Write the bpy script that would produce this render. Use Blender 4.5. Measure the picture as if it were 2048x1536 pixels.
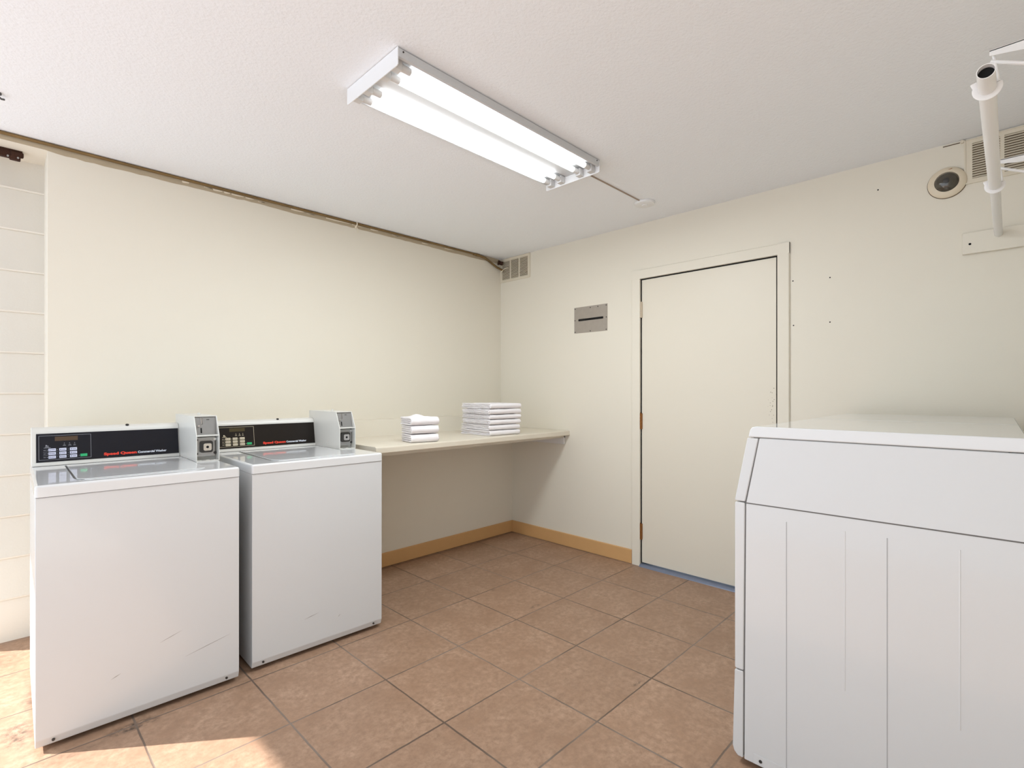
import bpy, bmesh, math, random
from math import radians as R, sin, cos, pi
from mathutils import Vector, Matrix, Euler, noise

random.seed(7)
for o in list(bpy.data.objects): bpy.data.objects.remove(o)
SC = bpy.context.scene
COL = SC.collection

# ------------------------------------------------------------------ camera, sky, sun, exposure
TH = 0.7754                                   # camera heading from +X (the long wall) towards +Y
cd = bpy.data.cameras.new('camera'); cam = bpy.data.objects.new('camera', cd); COL.objects.link(cam)
cam.location = (0, 0, 1.233)
cam.rotation_euler = (R(90), 0, TH - R(90))
cd.sensor_width = 36; cd.lens = 1017.9/2048*36
cd.shift_y = 15.9/2048
cd.clip_start = 0.02
SC.camera = cam

w = bpy.data.worlds.new('world'); SC.world = w; w.use_nodes = True
nt = w.node_tree; nt.nodes.clear()
wo = nt.nodes.new('ShaderNodeOutputWorld'); bg = nt.nodes.new('ShaderNodeBackground')
bg.inputs[0].default_value = (0.80, 0.91, 1.0, 1); bg.inputs[1].default_value = 1.4
nt.links.new(bg.outputs[0], wo.inputs[0])

EL = R(37.2)
sd = bpy.data.lights.new('sun', 'SUN'); sd.energy = 10.0; sd.angle = R(0.6); sd.color = (1.0, 0.985, 0.97)
sun = bpy.data.objects.new('sun', sd); COL.objects.link(sun)
sun.location = (-4, 6, 6)
sun.rotation_euler = Vector((0.7915*cos(EL), -0.611*cos(EL), -sin(EL))).to_track_quat('-Z', 'Y').to_euler()

vs = SC.view_settings
SC.display_settings.display_device = 'sRGB'
vs.view_transform = 'Standard'; vs.look = 'None'; vs.gamma = 1; vs.use_curve_mapping = False
vs.exposure = 0.31
TUBE_EMIT = 3.6
LAMP_BOOST_W = 18.5

# ------------------------------------------------------------------ materials
def srgb(r, g, b):
    f = lambda v: (v/255/12.92 if v/255 <= .04045 else ((v/255+.055)/1.055)**2.4)
    return (f(r), f(g), f(b), 1)

def mat(name, col, rough=.5, metal=0, bump=0, bscale=100, bdist=.002, var=0, vscale=3, spec=.5, coat=0, emit=None, estr=0, sheen=0, detail=2):
    m = bpy.data.materials.new(name); m.use_nodes = True
    n = m.node_tree.nodes; l = m.node_tree.links
    p = n['Principled BSDF']
    p.inputs['Base Color'].default_value = col
    p.inputs['Roughness'].default_value = rough; p.inputs['Metallic'].default_value = metal
    p.inputs['Specular IOR Level'].default_value = spec
    p.inputs['Coat Weight'].default_value = coat
    p.inputs['Sheen Weight'].default_value = sheen
    if emit: p.inputs['Emission Color'].default_value = emit; p.inputs['Emission Strength'].default_value = estr
    tc = n.new('ShaderNodeTexCoord')
    if var:
        no = n.new('ShaderNodeTexNoise'); no.inputs['Scale'].default_value = vscale; no.inputs['Detail'].default_value = 4
        l.new(tc.outputs['Object'], no.inputs['Vector'])
        mx = n.new('ShaderNodeMix'); mx.data_type = 'RGBA'
        mx.inputs[6].default_value = tuple(c*(1-var) for c in col[:3])+(1,)
        mx.inputs[7].default_value = tuple(min(1, c*(1+var)) for c in col[:3])+(1,)
        l.new(no.outputs['Fac'], mx.inputs[0]); l.new(mx.outputs[2], p.inputs['Base Color'])
    if bump:
        no = n.new('ShaderNodeTexNoise'); no.inputs['Scale'].default_value = bscale; no.inputs['Detail'].default_value = detail
        l.new(tc.outputs['Object'], no.inputs['Vector'])
        b = n.new('ShaderNodeBump'); b.inputs['Strength'].default_value = bump; b.inputs['Distance'].default_value = bdist
        l.new(no.outputs['Fac'], b.inputs['Height']); l.new(b.outputs[0], p.inputs['Normal'])
    return m

WALLC = srgb(234, 227, 212)
M = {}
M['wall'] = mat('wall_paint', WALLC, .55, bump=.12, bscale=170, bdist=.002, var=.012, vscale=1.6, spec=.3)
M['block'] = mat('block_paint', srgb(234, 228, 217), .6, bump=.3, bscale=120, bdist=.002, var=.02, vscale=5, spec=.3)
M['ceil'] = mat('ceiling_paint', srgb(245, 247, 250), .8, bump=.5, bscale=95, bdist=.004, spec=.2, detail=4)
M['door'] = mat('door_paint', srgb(231, 223, 207), .42, bump=.05, bscale=60, bdist=.002, spec=.4)
M['base'] = mat('tan_baseboard', srgb(214, 168, 114), .5, var=.06, vscale=9, bump=.1, bscale=50)
M['enamel'] = mat('white_enamel', srgb(215, 216, 217), .22, spec=.5, coat=.25, bump=.01, bscale=6, bdist=.002)
M['enamel_top'] = mat('glossy_enamel', srgb(224, 225, 226), .09, spec=.55, coat=.4, bump=.004, bscale=4, bdist=.003)
M['plastic'] = mat('off_white_plastic', srgb(222, 220, 214), .3)
M['seam'] = mat('seam_shadow_gap', srgb(112, 110, 108), .8)
M['ribline'] = mat('rib_grey', srgb(176, 176, 178), .5)
M['black'] = mat('black_rubber', srgb(18, 18, 18), .6)
M['navy'] = mat('navy_black_panel', srgb(17, 18, 28), .3, spec=.3)
M['brownblack'] = mat('brown_black_panel', srgb(27, 21, 17), .3, spec=.3)
M['lilac'] = mat('pale_key', srgb(214, 216, 236), .4)
M['beige'] = mat('beige_key', srgb(228, 215, 186), .4)
M['green'] = mat('green_key', srgb(40, 176, 112), .4)
M['display'] = mat('dim_amber_display', srgb(78, 58, 40), .3)
M['display2'] = mat('dim_olive_display', srgb(66, 56, 26), .3)
M['red'] = mat('red_lettering', srgb(232, 60, 38), .5)
M['grey_ink'] = mat('grey_lettering', srgb(150, 152, 160), .5)
M['white_ink'] = mat('white_lettering', srgb(215, 220, 230), .5)
M['dark_ink'] = mat('key_print', srgb(90, 92, 110), .5)
M['steel'] = mat('brushed_steel', srgb(176, 176, 176), .38, .75, bump=.1, bscale=40, var=.05, vscale=20)
M['greypanel'] = mat('grey_plate', srgb(140, 138, 136), .4, .3)
M['chrome'] = mat('chrome', srgb(225, 225, 225), .15, 1)
M['darkring'] = mat('dark_ring', srgb(62, 60, 58), .4, .3)
M['towel'] = mat('white_towelling', srgb(248, 243, 244), .95, bump=.9, bscale=420, bdist=.0025, spec=.1, sheen=.3, detail=3)
M['laminate'] = mat('beige_laminate', srgb(226, 217, 200), .35, var=.015, vscale=6)
M['brownwood'] = mat('bare_wood', srgb(122, 92, 62), .7, var=.15, vscale=15)
M['rodpaint'] = mat('white_gloss_paint', srgb(236, 234, 232), .3)
M['hole'] = mat('dark_void', srgb(14, 12, 11), .9)
M['creamplastic'] = mat('aged_cream_plastic', srgb(228, 214, 190), .4)
M['dome'] = mat('smoked_dome', srgb(70, 64, 54), .08, coat=.6)
M['ventpaint'] = mat('vent_cream_paint', srgb(229, 219, 199), .45)
M['duct'] = mat('dusty_duct', srgb(96, 76, 52), .9, var=.4, vscale=25)
M['plate'] = mat('dull_aluminium', srgb(172, 163, 152), .5, .35, var=.07, vscale=30, bump=.05, bscale=80)
M['brass'] = mat('aged_brass', srgb(150, 100, 52), .45, .5, var=.3, vscale=60)
M['hingepaint'] = mat('painted_hinge', srgb(205, 190, 168), .5, var=.1, vscale=60)
M['sill'] = mat('sky_tinted_sill', srgb(122, 130, 150), .4, .3, var=.15, vscale=20)  # blue in the base colour stands in for sky reflected by the metal
M['lampwhite'] = mat('lamp_white_enamel', srgb(205, 206, 207), .35)
M['lampplate'] = mat('lamp_end_white', srgb(238, 238, 238), .35)
M['socket'] = mat('lamp_socket', srgb(214, 212, 210), .4)
M['tube'] = mat('fluorescent_tube', (1, 1, 1, 1), .3, emit=(.93, .97, 1.0, 1), estr=TUBE_EMIT)
M['rust'] = mat('rusted_iron', srgb(64, 36, 22), .85, .2, bump=.8, bscale=160, bdist=.004, var=.6, vscale=40)
M['bronze'] = mat('stained_conduit', srgb(128, 102, 62), .5, .2, var=.5, vscale=7)
M['stainstrip'] = mat('bare_plaster_strip', srgb(184, 168, 142), .9, var=.12, vscale=9, bump=.6, bscale=60, bdist=.003)
M['flake'] = mat('pale_caulk', srgb(240, 228, 206), .6)
M['dustygrey'] = mat('dark_grey_iron', srgb(100, 100, 102), .6, .3)
M['ground'] = mat('concrete_ground', srgb(164, 169, 176), .9, bump=.3, bscale=40, var=.08, vscale=2)
M['scratch'] = mat('scuff', srgb(138, 130, 126), .6)
M['wire'] = mat('brown_raceway', srgb(168, 150, 132), .6)
M['paintdot'] = mat('pale_speck', srgb(225, 220, 210), .8)

# door: pitted specks by the latch edge
def door_specks(m):
    n = m.node_tree.nodes; l = m.node_tree.links; p = n['Principled BSDF']
    tc = n.new('ShaderNodeTexCoord'); vo = n.new('ShaderNodeTexVoronoi'); vo.inputs['Scale'].default_value = 60
    l.new(tc.outputs['Object'], vo.inputs['Vector'])
    lt = n.new('ShaderNodeMath'); lt.operation = 'LESS_THAN'; lt.inputs[1].default_value = .17
    l.new(vo.outputs['Distance'], lt.inputs[0])
    ds = n.new('ShaderNodeVectorMath'); ds.operation = 'DISTANCE'; ds.inputs[1].default_value = (3.235, .985, 1.17)
    sc = n.new('ShaderNodeVectorMath'); sc.operation = 'MULTIPLY'; sc.inputs[1].default_value = (1, 2.6, 1)
    sc2 = (3.235, .985*2.6, 1.17)
    l.new(tc.outputs['Object'], sc.inputs[0]); l.new(sc.outputs[0], ds.inputs[0]); ds.inputs[1].default_value = sc2
    l2 = n.new('ShaderNodeMath'); l2.operation = 'LESS_THAN'; l2.inputs[1].default_value = .13
    l.new(ds.outputs['Value'], l2.inputs[0])
    mu = n.new('ShaderNodeMath'); mu.operation = 'MULTIPLY'; l.new(lt.outputs[0], mu.inputs[0]); l.new(l2.outputs[0], mu.inputs[1])
    mx = n.new('ShaderNodeMix'); mx.data_type = 'RGBA'
    mx.inputs[6].default_value = srgb(231, 223, 207); mx.inputs[7].default_value = srgb(176, 164, 146)
    l.new(mu.outputs[0], mx.inputs[0]); l.new(mx.outputs[2], p.inputs['Base Color'])
door_specks(M['door'])

def tile_material():
    m = bpy.data.materials.new('terracotta_tiles'); m.use_nodes = True
    n = m.node_tree.nodes; l = m.node_tree.links; p = n['Principled BSDF']
    def N(t, **k):
        o = n.new(t)
        for a, b in k.items(): setattr(o, a, b)
        return o
    def MA(op, a, b=None, clamp=False):
        o = N('ShaderNodeMath', operation=op, use_clamp=clamp)
        for i, v in enumerate((a, b)):
            if v is None: continue
            if isinstance(v, (int, float)): o.inputs[i].default_value = v
            else: l.new(v, o.inputs[i])
        return o.outputs[0]
    def MIX(f, a, b):
        o = N('ShaderNodeMix', data_type='RGBA')
        l.new(f, o.inputs[0])
        for i, v in ((6, a), (7, b)):
            if isinstance(v, tuple): o.inputs[i].default_value = v
            else: l.new(v, o.inputs[i])
        return o.outputs[2]
    def NOISE(s, d=4, r=.5, vec=None):
        o = N('ShaderNodeTexNoise'); o.inputs['Scale'].default_value = s; o.inputs['Detail'].default_value = d; o.inputs['Roughness'].default_value = r
        l.new(vec or tc.outputs['Object'], o.inputs['Vector']); return o.outputs['Fac']
    def RAMP(f, a, b):
        o = N('ShaderNodeMapRange'); o.inputs['From Min'].default_value = a; o.inputs['From Max'].default_value = b
        l.new(f, o.inputs['Value']); return o.outputs[0]
    tc = N('ShaderNodeTexCoord'); sx = N('ShaderNodeSeparateXYZ'); l.new(tc.outputs['Object'], sx.inputs[0])
    P, X0, Y0 = .4036, 1.1784, 1.5086
    def cell(v, o):
        a = MA('DIVIDE', MA('SUBTRACT', v, o), P)
        fl = MA('FLOOR', a); fr = MA('SUBTRACT', a, fl)
        d = MA('MULTIPLY', MA('MINIMUM', fr, MA('SUBTRACT', 1.0, fr)), P)
        return fl, d
    wob = MA('MULTIPLY', MA('SUBTRACT', NOISE(14, 2), .5), .004)
    ix, dx = cell(MA('ADD', sx.outputs[0], wob), X0); iy, dy = cell(MA('ADD', sx.outputs[1], wob), Y0)
    d = MA('MINIMUM', dx, dy)
    gw = MA('ADD', .0019, MA('MULTIPLY', NOISE(3, 2), .0028))
    grout = MA('LESS_THAN', d, gw)
    # per tile tint
    cv = N('ShaderNodeCombineXYZ'); l.new(ix, cv.inputs[0]); l.new(iy, cv.inputs[1])
    wn = N('ShaderNodeTexWhiteNoise', noise_dimensions='3D'); l.new(cv.outputs[0], wn.inputs[0])
    a = MIX(RAMP(NOISE(6, 6, .65), .35, .65), srgb(160, 127, 103), srgb(182, 150, 126))
    a = MIX(RAMP(NOISE(38, 8, .75), .38, .62), srgb(150, 120, 98), a)
    spk = RAMP(NOISE(95, 6, .8), .60, .72)
    a = MIX(MA('MULTIPLY', spk, .55), a, srgb(142, 110, 92))
    spk2 = RAMP(NOISE(70, 5, .8), .36, .27)
    a = MIX(MA('MULTIPLY', spk2, .4), a, srgb(202, 172, 150))
    hs = N('ShaderNodeHueSaturation'); l.new(a, hs.inputs['Color']); l.new(MA('ADD', .95, MA('MULTIPLY', wn.outputs[0], .10)), hs.inputs['Value'])
    hs.inputs['Saturation'].default_value = 1.0
    a = hs.outputs[0]
    # dirt spots with a shape of their own: (x, y, radius x, radius y, strength)
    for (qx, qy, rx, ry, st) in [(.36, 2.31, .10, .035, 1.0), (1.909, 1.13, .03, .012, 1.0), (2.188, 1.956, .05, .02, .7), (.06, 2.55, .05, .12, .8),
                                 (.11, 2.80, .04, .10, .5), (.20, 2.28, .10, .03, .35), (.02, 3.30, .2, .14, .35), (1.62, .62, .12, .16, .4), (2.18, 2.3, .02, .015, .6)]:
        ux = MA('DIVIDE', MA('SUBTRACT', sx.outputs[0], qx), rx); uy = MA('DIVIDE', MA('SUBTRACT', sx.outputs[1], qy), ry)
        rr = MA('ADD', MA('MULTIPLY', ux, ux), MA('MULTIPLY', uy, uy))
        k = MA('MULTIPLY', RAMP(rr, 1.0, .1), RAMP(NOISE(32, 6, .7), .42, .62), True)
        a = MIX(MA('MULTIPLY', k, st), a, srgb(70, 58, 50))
    gc = MIX(RAMP(NOISE(2.2, 3), .4, .6), srgb(100, 82, 70), srgb(134, 118, 106))
    a = MIX(grout, a, gc)
    l.new(a, p.inputs['Base Color'])
    p.inputs['Roughness'].default_value = .42
    p.inputs['Specular IOR Level'].default_value = .35
    ht = MA('ADD', RAMP(d, 0, .005), MA('MULTIPLY', NOISE(60, 6, .7), .22))
    b = N('ShaderNodeBump'); b.inputs['Strength'].default_value = .35; b.inputs['Distance'].default_value = .0025
    l.new(ht, b.inputs['Height']); l.new(b.outputs[0], p.inputs['Normal'])
    return m
M['tile'] = tile_material()

# ------------------------------------------------------------------ mesh helpers
def add_box(bm, x0, x1, y0, y1, z0, z1, bev=0, seg=2, mtx=None, keep_bottom=False):
    r = bmesh.ops.create_cube(bm, size=1)
    vs_ = r['verts']
    for v in vs_:
        v.co = Vector(((x0+x1)/2+v.co.x*(x1-x0), (y0+y1)/2+v.co.y*(y1-y0), (z0+z1)/2+v.co.z*(z1-z0)))
    out = vs_
    if bev:
        es = list({e for v in vs_ for e in v.link_edges})
        if keep_bottom: es = [e for e in es if max(v.co.z for v in e.verts) > z0+1e-6]
        q = bmesh.ops.bevel(bm, geom=es, offset=bev, segments=seg, affect='EDGES', profile=.5)
        out = list({v for f in q['faces'] for v in f.verts} | {v for v in vs_ if v.is_valid})
    if mtx:
        for v in out: v.co = mtx @ v.co
    return out

def add_prism(bm, pts, axis, a, b, bev=0, seg=2):
    """pts: polygon in the two axes other than `axis`, extruded a..b"""
    def mk(p, t):
        return Vector((t, p[0], p[1])) if axis == 'x' else Vector((p[0], t, p[1])) if axis == 'y' else Vector((p[0], p[1], t))
    A = [bm.verts.new(mk(p, a)) for p in pts]; B = [bm.verts.new(mk(p, b)) for p in pts]
    fs = [bm.faces.new(A), bm.faces.new(B)]
    n = len(pts)
    for i in range(n): fs.append(bm.faces.new((A[i], A[(i+1) % n], B[(i+1) % n], B[i])))
    bmesh.ops.recalc_face_normals(bm, faces=fs)
    if bev:
        es = list({e for f in fs for e in f.edges})
        bmesh.ops.bevel(bm, geom=es, offset=bev, segments=seg, affect='EDGES', profile=.5)

def add_cyl(bm, c, axis, r, h, n=32, r2=None):
    ax = Vector(axis).normalized(); q = Vector((0, 0, 1)).rotation_difference(ax).to_matrix().to_4x4()
    bmesh.ops.create_cone(bm, cap_ends=True, segments=n, radius1=r, radius2=(r if r2 is None else r2), depth=h,
                          matrix=Matrix.Translation(Vector(c)) @ q)

def add_tube(bm, pts, r, n=12, caps=True, closed=False, flat=None):
    pts = [Vector(p) for p in pts]; m = len(pts); rings = []
    up = None
    for i, p in enumerate(pts):
        if closed: t = (pts[(i+1) % m]-pts[i-1]).normalized()
        else: t = ((pts[min(i+1, m-1)]-pts[max(i-1, 0)])).normalized()
        if up is None:
            up = Vector((0, 0, 1)) if abs(t.z) < .9 else Vector((1, 0, 0))
        s = t.cross(up).normalized(); up = s.cross(t).normalized()
        ri = r(i/(m-1)) if callable(r) else r
        ra, rb = (ri, ri) if flat is None else (ri*flat[0], ri*flat[1])
        rings.append([bm.verts.new(p + s*cos(2*pi*k/n)*ra + up*sin(2*pi*k/n)*rb) for k in range(n)])
    for i in range(m if closed else m-1):
        A, B = rings[i], rings[(i+1) % m]
        for k in range(n): bm.faces.new((A[k], A[(k+1) % n], B[(k+1) % n], B[k]))
    if caps and not closed:
        bm.faces.new(rings[0][::-1]); bm.faces.new(rings[-1])

def add_lathe(bm, prof, n=48, mtx=None):
    rings = []
    vs0 = []
    for (r, z) in prof:
        if r < 1e-6:
            v = bm.verts.new((0, 0, z)); rings.append([v]*n); vs0.append(v)
        else:
            ring = [bm.verts.new((r*cos(2*pi*k/n), r*sin(2*pi*k/n), z)) for k in range(n)]; rings.append(ring); vs0 += ring
    for A, B in zip(rings[:-1], rings[1:]):
        for k in range(n):
            vs_ = []
            for v in (A[k], A[(k+1) % n], B[(k+1) % n], B[k]):
                if v not in vs_: vs_.append(v)
            if len(vs_) > 2: bm.faces.new(vs_)
    if mtx:
        for v in vs0: v.co = mtx @ v.co

def obj(name, bm, m, parent=None, loc=None, rot=None, ang=35):
    bmesh.ops.recalc_face_normals(bm, faces=bm.faces)
    me = bpy.data.meshes.new(name); bm.to_mesh(me); bm.free()
    me.shade_smooth(); me.set_sharp_from_angle(angle=R(ang))
    o = bpy.data.objects.new(name, me); COL.objects.link(o)
    for q in (m if isinstance(m, (list, tuple)) else [m]): me.materials.append(q)
    if parent: o.parent = parent
    if name not in ('folded_towel', 'wall_recess', 'side_rib'):
        wn = o.modifiers.new('weighted_normals', 'WEIGHTED_NORMAL'); wn.keep_sharp = True; wn.weight = 80
    if loc: o.location = loc
    if rot: o.rotation_euler = rot
    return o

def BM(): return bmesh.new()
def boxobj(name, b, m, parent=None, bev=0, seg=2, **k):
    bm = BM(); add_box(bm, *b, bev=bev, seg=seg); return obj(name, bm, m, parent, **k)
def thing(name, label, cat, loc=(0, 0, 0), rz=0, group=None):
    o = bpy.data.objects.new(name, None); COL.objects.link(o); o.location = loc; o.rotation_euler = (0, 0, rz)
    o.empty_display_size = .1
    o['label'] = label; o['category'] = cat
    if group: o['group'] = group
    return o
def tag(o, label, cat, group=None):
    o['label'] = label; o['category'] = cat
    if group: o['group'] = group
    return o
def struct(o, label=None):
    o['kind'] = 'structure'
    if label: o['label'] = label
    return o

def text_mesh(txt, size, bold=0, sx=1.0, ext=.0003, shear=0):
    cu = bpy.data.curves.new('lettering', 'FONT'); cu.body = txt; cu.size = size; cu.offset = bold; cu.extrude = ext; cu.shear = shear
    cu.resolution_u = 3
    to = bpy.data.objects.new('lettering', cu); COL.objects.link(to)
    dg = bpy.context.evaluated_depsgraph_get()
    me = bpy.data.meshes.new_from_object(to.evaluated_get(dg))
    bpy.data.objects.remove(to)
    for v in me.vertices: v.co.x *= sx
    return me
def text_obj(name, txt, size, m, parent, mtx, width=None, **k):
    me = text_mesh(txt, size, **k)
    if width:
        xs = [v.co.x for v in me.vertices]; f = width/(max(xs)-min(xs)); x0 = min(xs)
        for v in me.vertices: v.co.x = (v.co.x-x0)*f
    me.transform(mtx); me.name = name
    me.materials.clear(); me.materials.append(m)
    o = bpy.data.objects.new(name, me); COL.objects.link(o); o.parent = parent
    return o

# ------------------------------------------------------------------ room
XR, YU, YL, YB, H = 3.2214, 3.30, 3.155, 3.54, 2.427
XE = 0.184                       # left end of the furred wall
YN = -0.30                       # wall behind the dryers

bm = BM(); add_box(bm, -1.2, XR+.12, YN-.12, 6.0, -.06, 0)
struct(obj('floor', bm, M['tile']), 'brown terracotta tile floor')
bm = BM(); add_box(bm, -60, -1.2, -40, 40, -.10, -.01); add_box(bm, -1.2, 10, 6.0, 40, -.10, -.01)
struct(obj('ground', bm, M['ground']))
bm = BM(); add_box(bm, -1.877, XR+.12, YN-1.2, 6.0, H, H+.12)
struct(obj('ceiling', bm, M['ceil']), 'white textured ceiling')

bm = BM()
add_prism(bm, [(YL, 0), (YL, 1.038), (YU, 1.038), (YU, H), (YB+.16, H), (YB+.16, 0)], 'x', XE, XR)
struct(obj('wall_left', bm, M['wall']), 'cream wall behind the washers and counter')

# block wall with raised mortar beads
bm = BM()
prof = []
z = 0.0
ks = sorted([1.228+.2035*k for k in range(-6, 6)])
prof.append((YB, 0))
for zz in ks:
    if zz < .02 or zz > 2.38: continue
    for dz, dy in ((-.010, 0), (-.006, .0035), (-.004, -.004), (.003, -.0045), (.006, 0)):
        prof.append((YB+dy, zz+dz))
prof.append((YB, H)); prof.append((YB+.16, H)); prof.append((YB+.16, 0))
add_prism(bm, prof, 'x', -.12, XE)
struct(obj('wall_recess', bm, M['block'], ang=60), 'painted block wall at the left edge')

bm = BM(); add_box(bm, -.12, XE, YU, YB, 2.391, H)
struct(obj('trim_1', bm, M['wall']), 'cream soffit above the block wall')

DY0, DY1, DZ = .975, 1.879, 2.034
bm = BM()
add_box(bm, XR, XR+.12, YN-.12, DY0-.01, 0, H)
add_box(bm, XR, XR+.12, DY1+.01, YB+.16, 0, H)
add_box(bm, XR, XR+.12, DY0-.01, DY1+.01, DZ+.01, H)
wr = struct(obj('wall_right', bm, M['wall']), 'cream wall with the door and vents')
for (y, z_) in [(.895, 1.871), (.892, 1.615), (.71, 1.862), (.71, 1.617), (.493, 2.283)]:
    bm = BM(); add_cyl(bm, (XR-.0005, y, z_), (1, 0, 0), .0035, .002, 12); obj('screw_hole', bm, M['hole'], wr)
bm = BM(); add_box(bm, -.12, XR, YN-.12, YN, 0, H)
struct(obj('wall_near', bm, M['wall']))

# baseboards
def baseboard(name, pts, a, b, axis):
    bm = BM(); add_prism(bm, pts, axis, a, b); return struct(obj(name, bm, M['base']), 'tan baseboard')
baseboard('baseboard_left', [(YL, 0.004), (YL-.012, .004), (YL-.012, .094), (YL-.008, .1), (YL, .1)], XE, XR, 'x')
baseboard('baseboard_right', [(XR, 0.002), (XR-.012, .002), (XR-.012, .094), (XR-.008, .1), (XR, .1)], 1.944, YL-.012, 'y')

# ------------------------------------------------------------------ door
d1 = struct(boxobj('door_1', (XR+.008, XR+.05, DY0+.0115, DY1-.006, .024, DZ-.007), M['door'], bev=.0015), 'plain cream door')
bm = BM()
cw = .064
for y0, y1 in ((DY1, DY1+cw), (DY0-cw, DY0)):
    add_prism(bm, [(XR-.012, y0), (XR-.014, y0+.004), (XR-.014, y1-.004), (XR-.010, y1), (XR+.001, y1), (XR+.001, y0)] if y0 > 1.5 else
              [(XR-.010, y0), (XR-.014, y0+.004), (XR-.014, y1-.004), (XR-.012, y1), (XR+.001, y1), (XR+.001, y0)], 'z', 0, DZ+cw-.0)
add_prism(bm, [(XR-.0145, DZ), (XR-.0145, DZ+cw-.004), (XR-.010, DZ+cw), (XR+.001, DZ+cw), (XR+.001, DZ)], 'y', DY0-cw, DY1+cw)
# jambs and stop
add_box(bm, XR, XR+.12, DY1, DY1+.01, 0, DZ); add_box(bm, XR, XR+.12, DY0-.01, DY0, 0, DZ)
add_box(bm, XR, XR+.12, DY0-.01, DY1+.01, DZ, DZ+.01)
add_box(bm, XR+.052, XR+.12, DY1-.03, DY1, 0, DZ); add_box(bm, XR+.052, XR+.12, DY0, DY0+.03, 0, DZ); add_box(bm, XR+.052, XR+.12, DY0, DY1, DZ-.03, DZ)
obj('door_frame', bm, M['wall'], d1)
bm = BM()
add_box(bm, XR+.004, XR+.012, DY1-.006, DY1-.0005, .02, DZ-.001); add_box(bm, XR+.009, XR+.015, DY0+.0005, DY0+.0115, .02, DZ-.001)
add_box(bm, XR+.004, XR+.012, DY0+.0005, DY1-.0005, DZ-.007, DZ-.001)
obj('gap_shade_strip', bm, M['hole'], d1)  # black strips paint the shade in the gaps around the door slab
bm = BM(); add_prism(bm, [(XR-.028, 0), (XR-.02, .010), (XR+.0, .016), (XR+.11, .016), (XR+.11, 0)], 'y', DY0+.002, DY1-.002)
s_ = obj('threshold', bm, M['sill'], d1); s_['label'] = 'metal threshold with reflected sky blue painted in'
for z0, m_ in ((1.76, 'hingepaint'), (.97, 'brass'), (.187, 'brass')):
    bm = BM()
    for k in range(5):
        add_cyl(bm, (XR-.004, DY1-.001, z0+.011+k*.0224), (0, 0, 1), .0062, .0212, 16)
    add_cyl(bm, (XR-.004, DY1-.001, z0+.115), (0, 0, 1), .004, .006, 12)
    add_box(bm, XR-.003, XR+.008, DY1-.012, DY1+.006, z0, z0+.112)
    h_ = obj('hinge', bm, M[m_], d1)
    h_['label'] = 'cream painted upper hinge' if m_ == 'hingepaint' else 'bare brass hinge'

# ------------------------------------------------------------------ conduit, caulk strip, ceiling edge
bm = BM()
N_ = 90
top, bot = [], []
for i in range(N_+1):
    x = -.12 + (XR+.12-.02)*i/N_
    top.append((x, H)); bot.append((x, 2.3915 if x < XE else 2.386+.007*noise.noise(Vector((x*4, 3, 0)))+.004*noise.noise(Vector((x*23, 7, 0)))))
add_prism(bm, top+bot[::-1], 'y', YU-.0015, YU+.001)
t2 = struct(obj('trim_2', bm, M['stainstrip']), 'ragged bare strip along the top of the left wall')
def wx(px, Y=YU-.004):
    u = (px-1024)/1017.9; c, s = cos(TH), sin(TH)
    return Y*(c+u*s)/(s-u*c)
for a, b, z0, z1 in [(364, 379, 2.400, 2.411), (408, 424, 2.405, 2.409), (426, 446, 2.400, 2.409), (448, 461, 2.400, 2.410), (463, 489, 2.401, 2.410), (491, 509, 2.402, 2.409),
                     (516, 529, 2.400, 2.404), (582, 609, 2.401, 2.410), (613, 628, 2.402, 2.406), (652, 702, 2.402, 2.410), (704, 738, 2.404, 2.409), (741, 757, 2.402, 2.410),
                     (784, 797, 2.402, 2.406), (844, 857, 2.398, 2.404), (889, 908, 2.402, 2.408)]:
    xa, xb = wx(a), wx(b)
    bm = BM()
    k = (xb-xa)
    add_prism(bm, [(xa, z1), (xa+.002, z0+.001), (xa+k*.35, z0), (xb-k*.1, z0+.004), (xb, z1-.001), (xa+k*.5, z1)], 'y', YU-.004, YU-.0012, bev=.0006, seg=1)
    obj('caulk_remnant', bm, M['flake'], t2)

# conduit along the ceiling corner
c = thing('conduit', 'stained brown conduit running along the ceiling above the washers', 'pipe', (0, 0, 0))
bm = BM(); add_tube(bm, [(x, YU-.010, 2.4185) for x in (-.12, .6, 1.2, 1.8, 2.4, 2.93)], .0075, 12); obj('pipe', bm, M['bronze'], c)
for px in (712,):
    x = wx(px)
    bm = BM(); add_tube(bm, [(x, YU-.004, 2.427), (x, YU-.019, 2.424), (x, YU-.021, 2.41), (x, YU-.012, 2.402), (x, YU-.003, 2.395)], .004, 8)
    add_box(bm, x-.008, x+.006, YU-.006, YU-.001, 2.383, 2.402, bev=.001)
    add_cyl(bm, (x+.012, YU-.005, 2.375), (.1, 0, -1), .0022, .035, 8)
    k_ = obj('pipe_clamp', bm, M['flake'], c); k_['label'] = 'cream pipe clamp'
bm = BM(); add_cyl(bm, (2.93, YU-.012, 2.4145), (1, 0, 0), .0115, .035, 16); add_cyl(bm, (2.90, YU-.012, 2.4145), (1, 0, 0), .0095, .03, 16)
obj('coupling', bm, M['bronze'], c)
c2 = thing('corner_pipe', 'short brown pipe bending down to the corner vent', 'pipe')
bm = BM(); add_tube(bm, [(2.945, YU-.012, 2.4145), (3.02, YU-.013, 2.405), (3.09, YU-.016, 2.375), (3.15, YU-.022, 2.345), (3.19, YU-.035, 2.33), (3.212, YU-.045, 2.325)], .0095, 12)
obj('pipe', bm, M['bronze'], c2)
bm = BM(); add_cyl(bm, (3.185, YU-.04, 2.385), (.9, -.5, -.2), .017, .03, 20); add_cyl(bm, (3.165, YU-.03, 2.388), (.9, -.5, -.2), .021, .008, 20)
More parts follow.
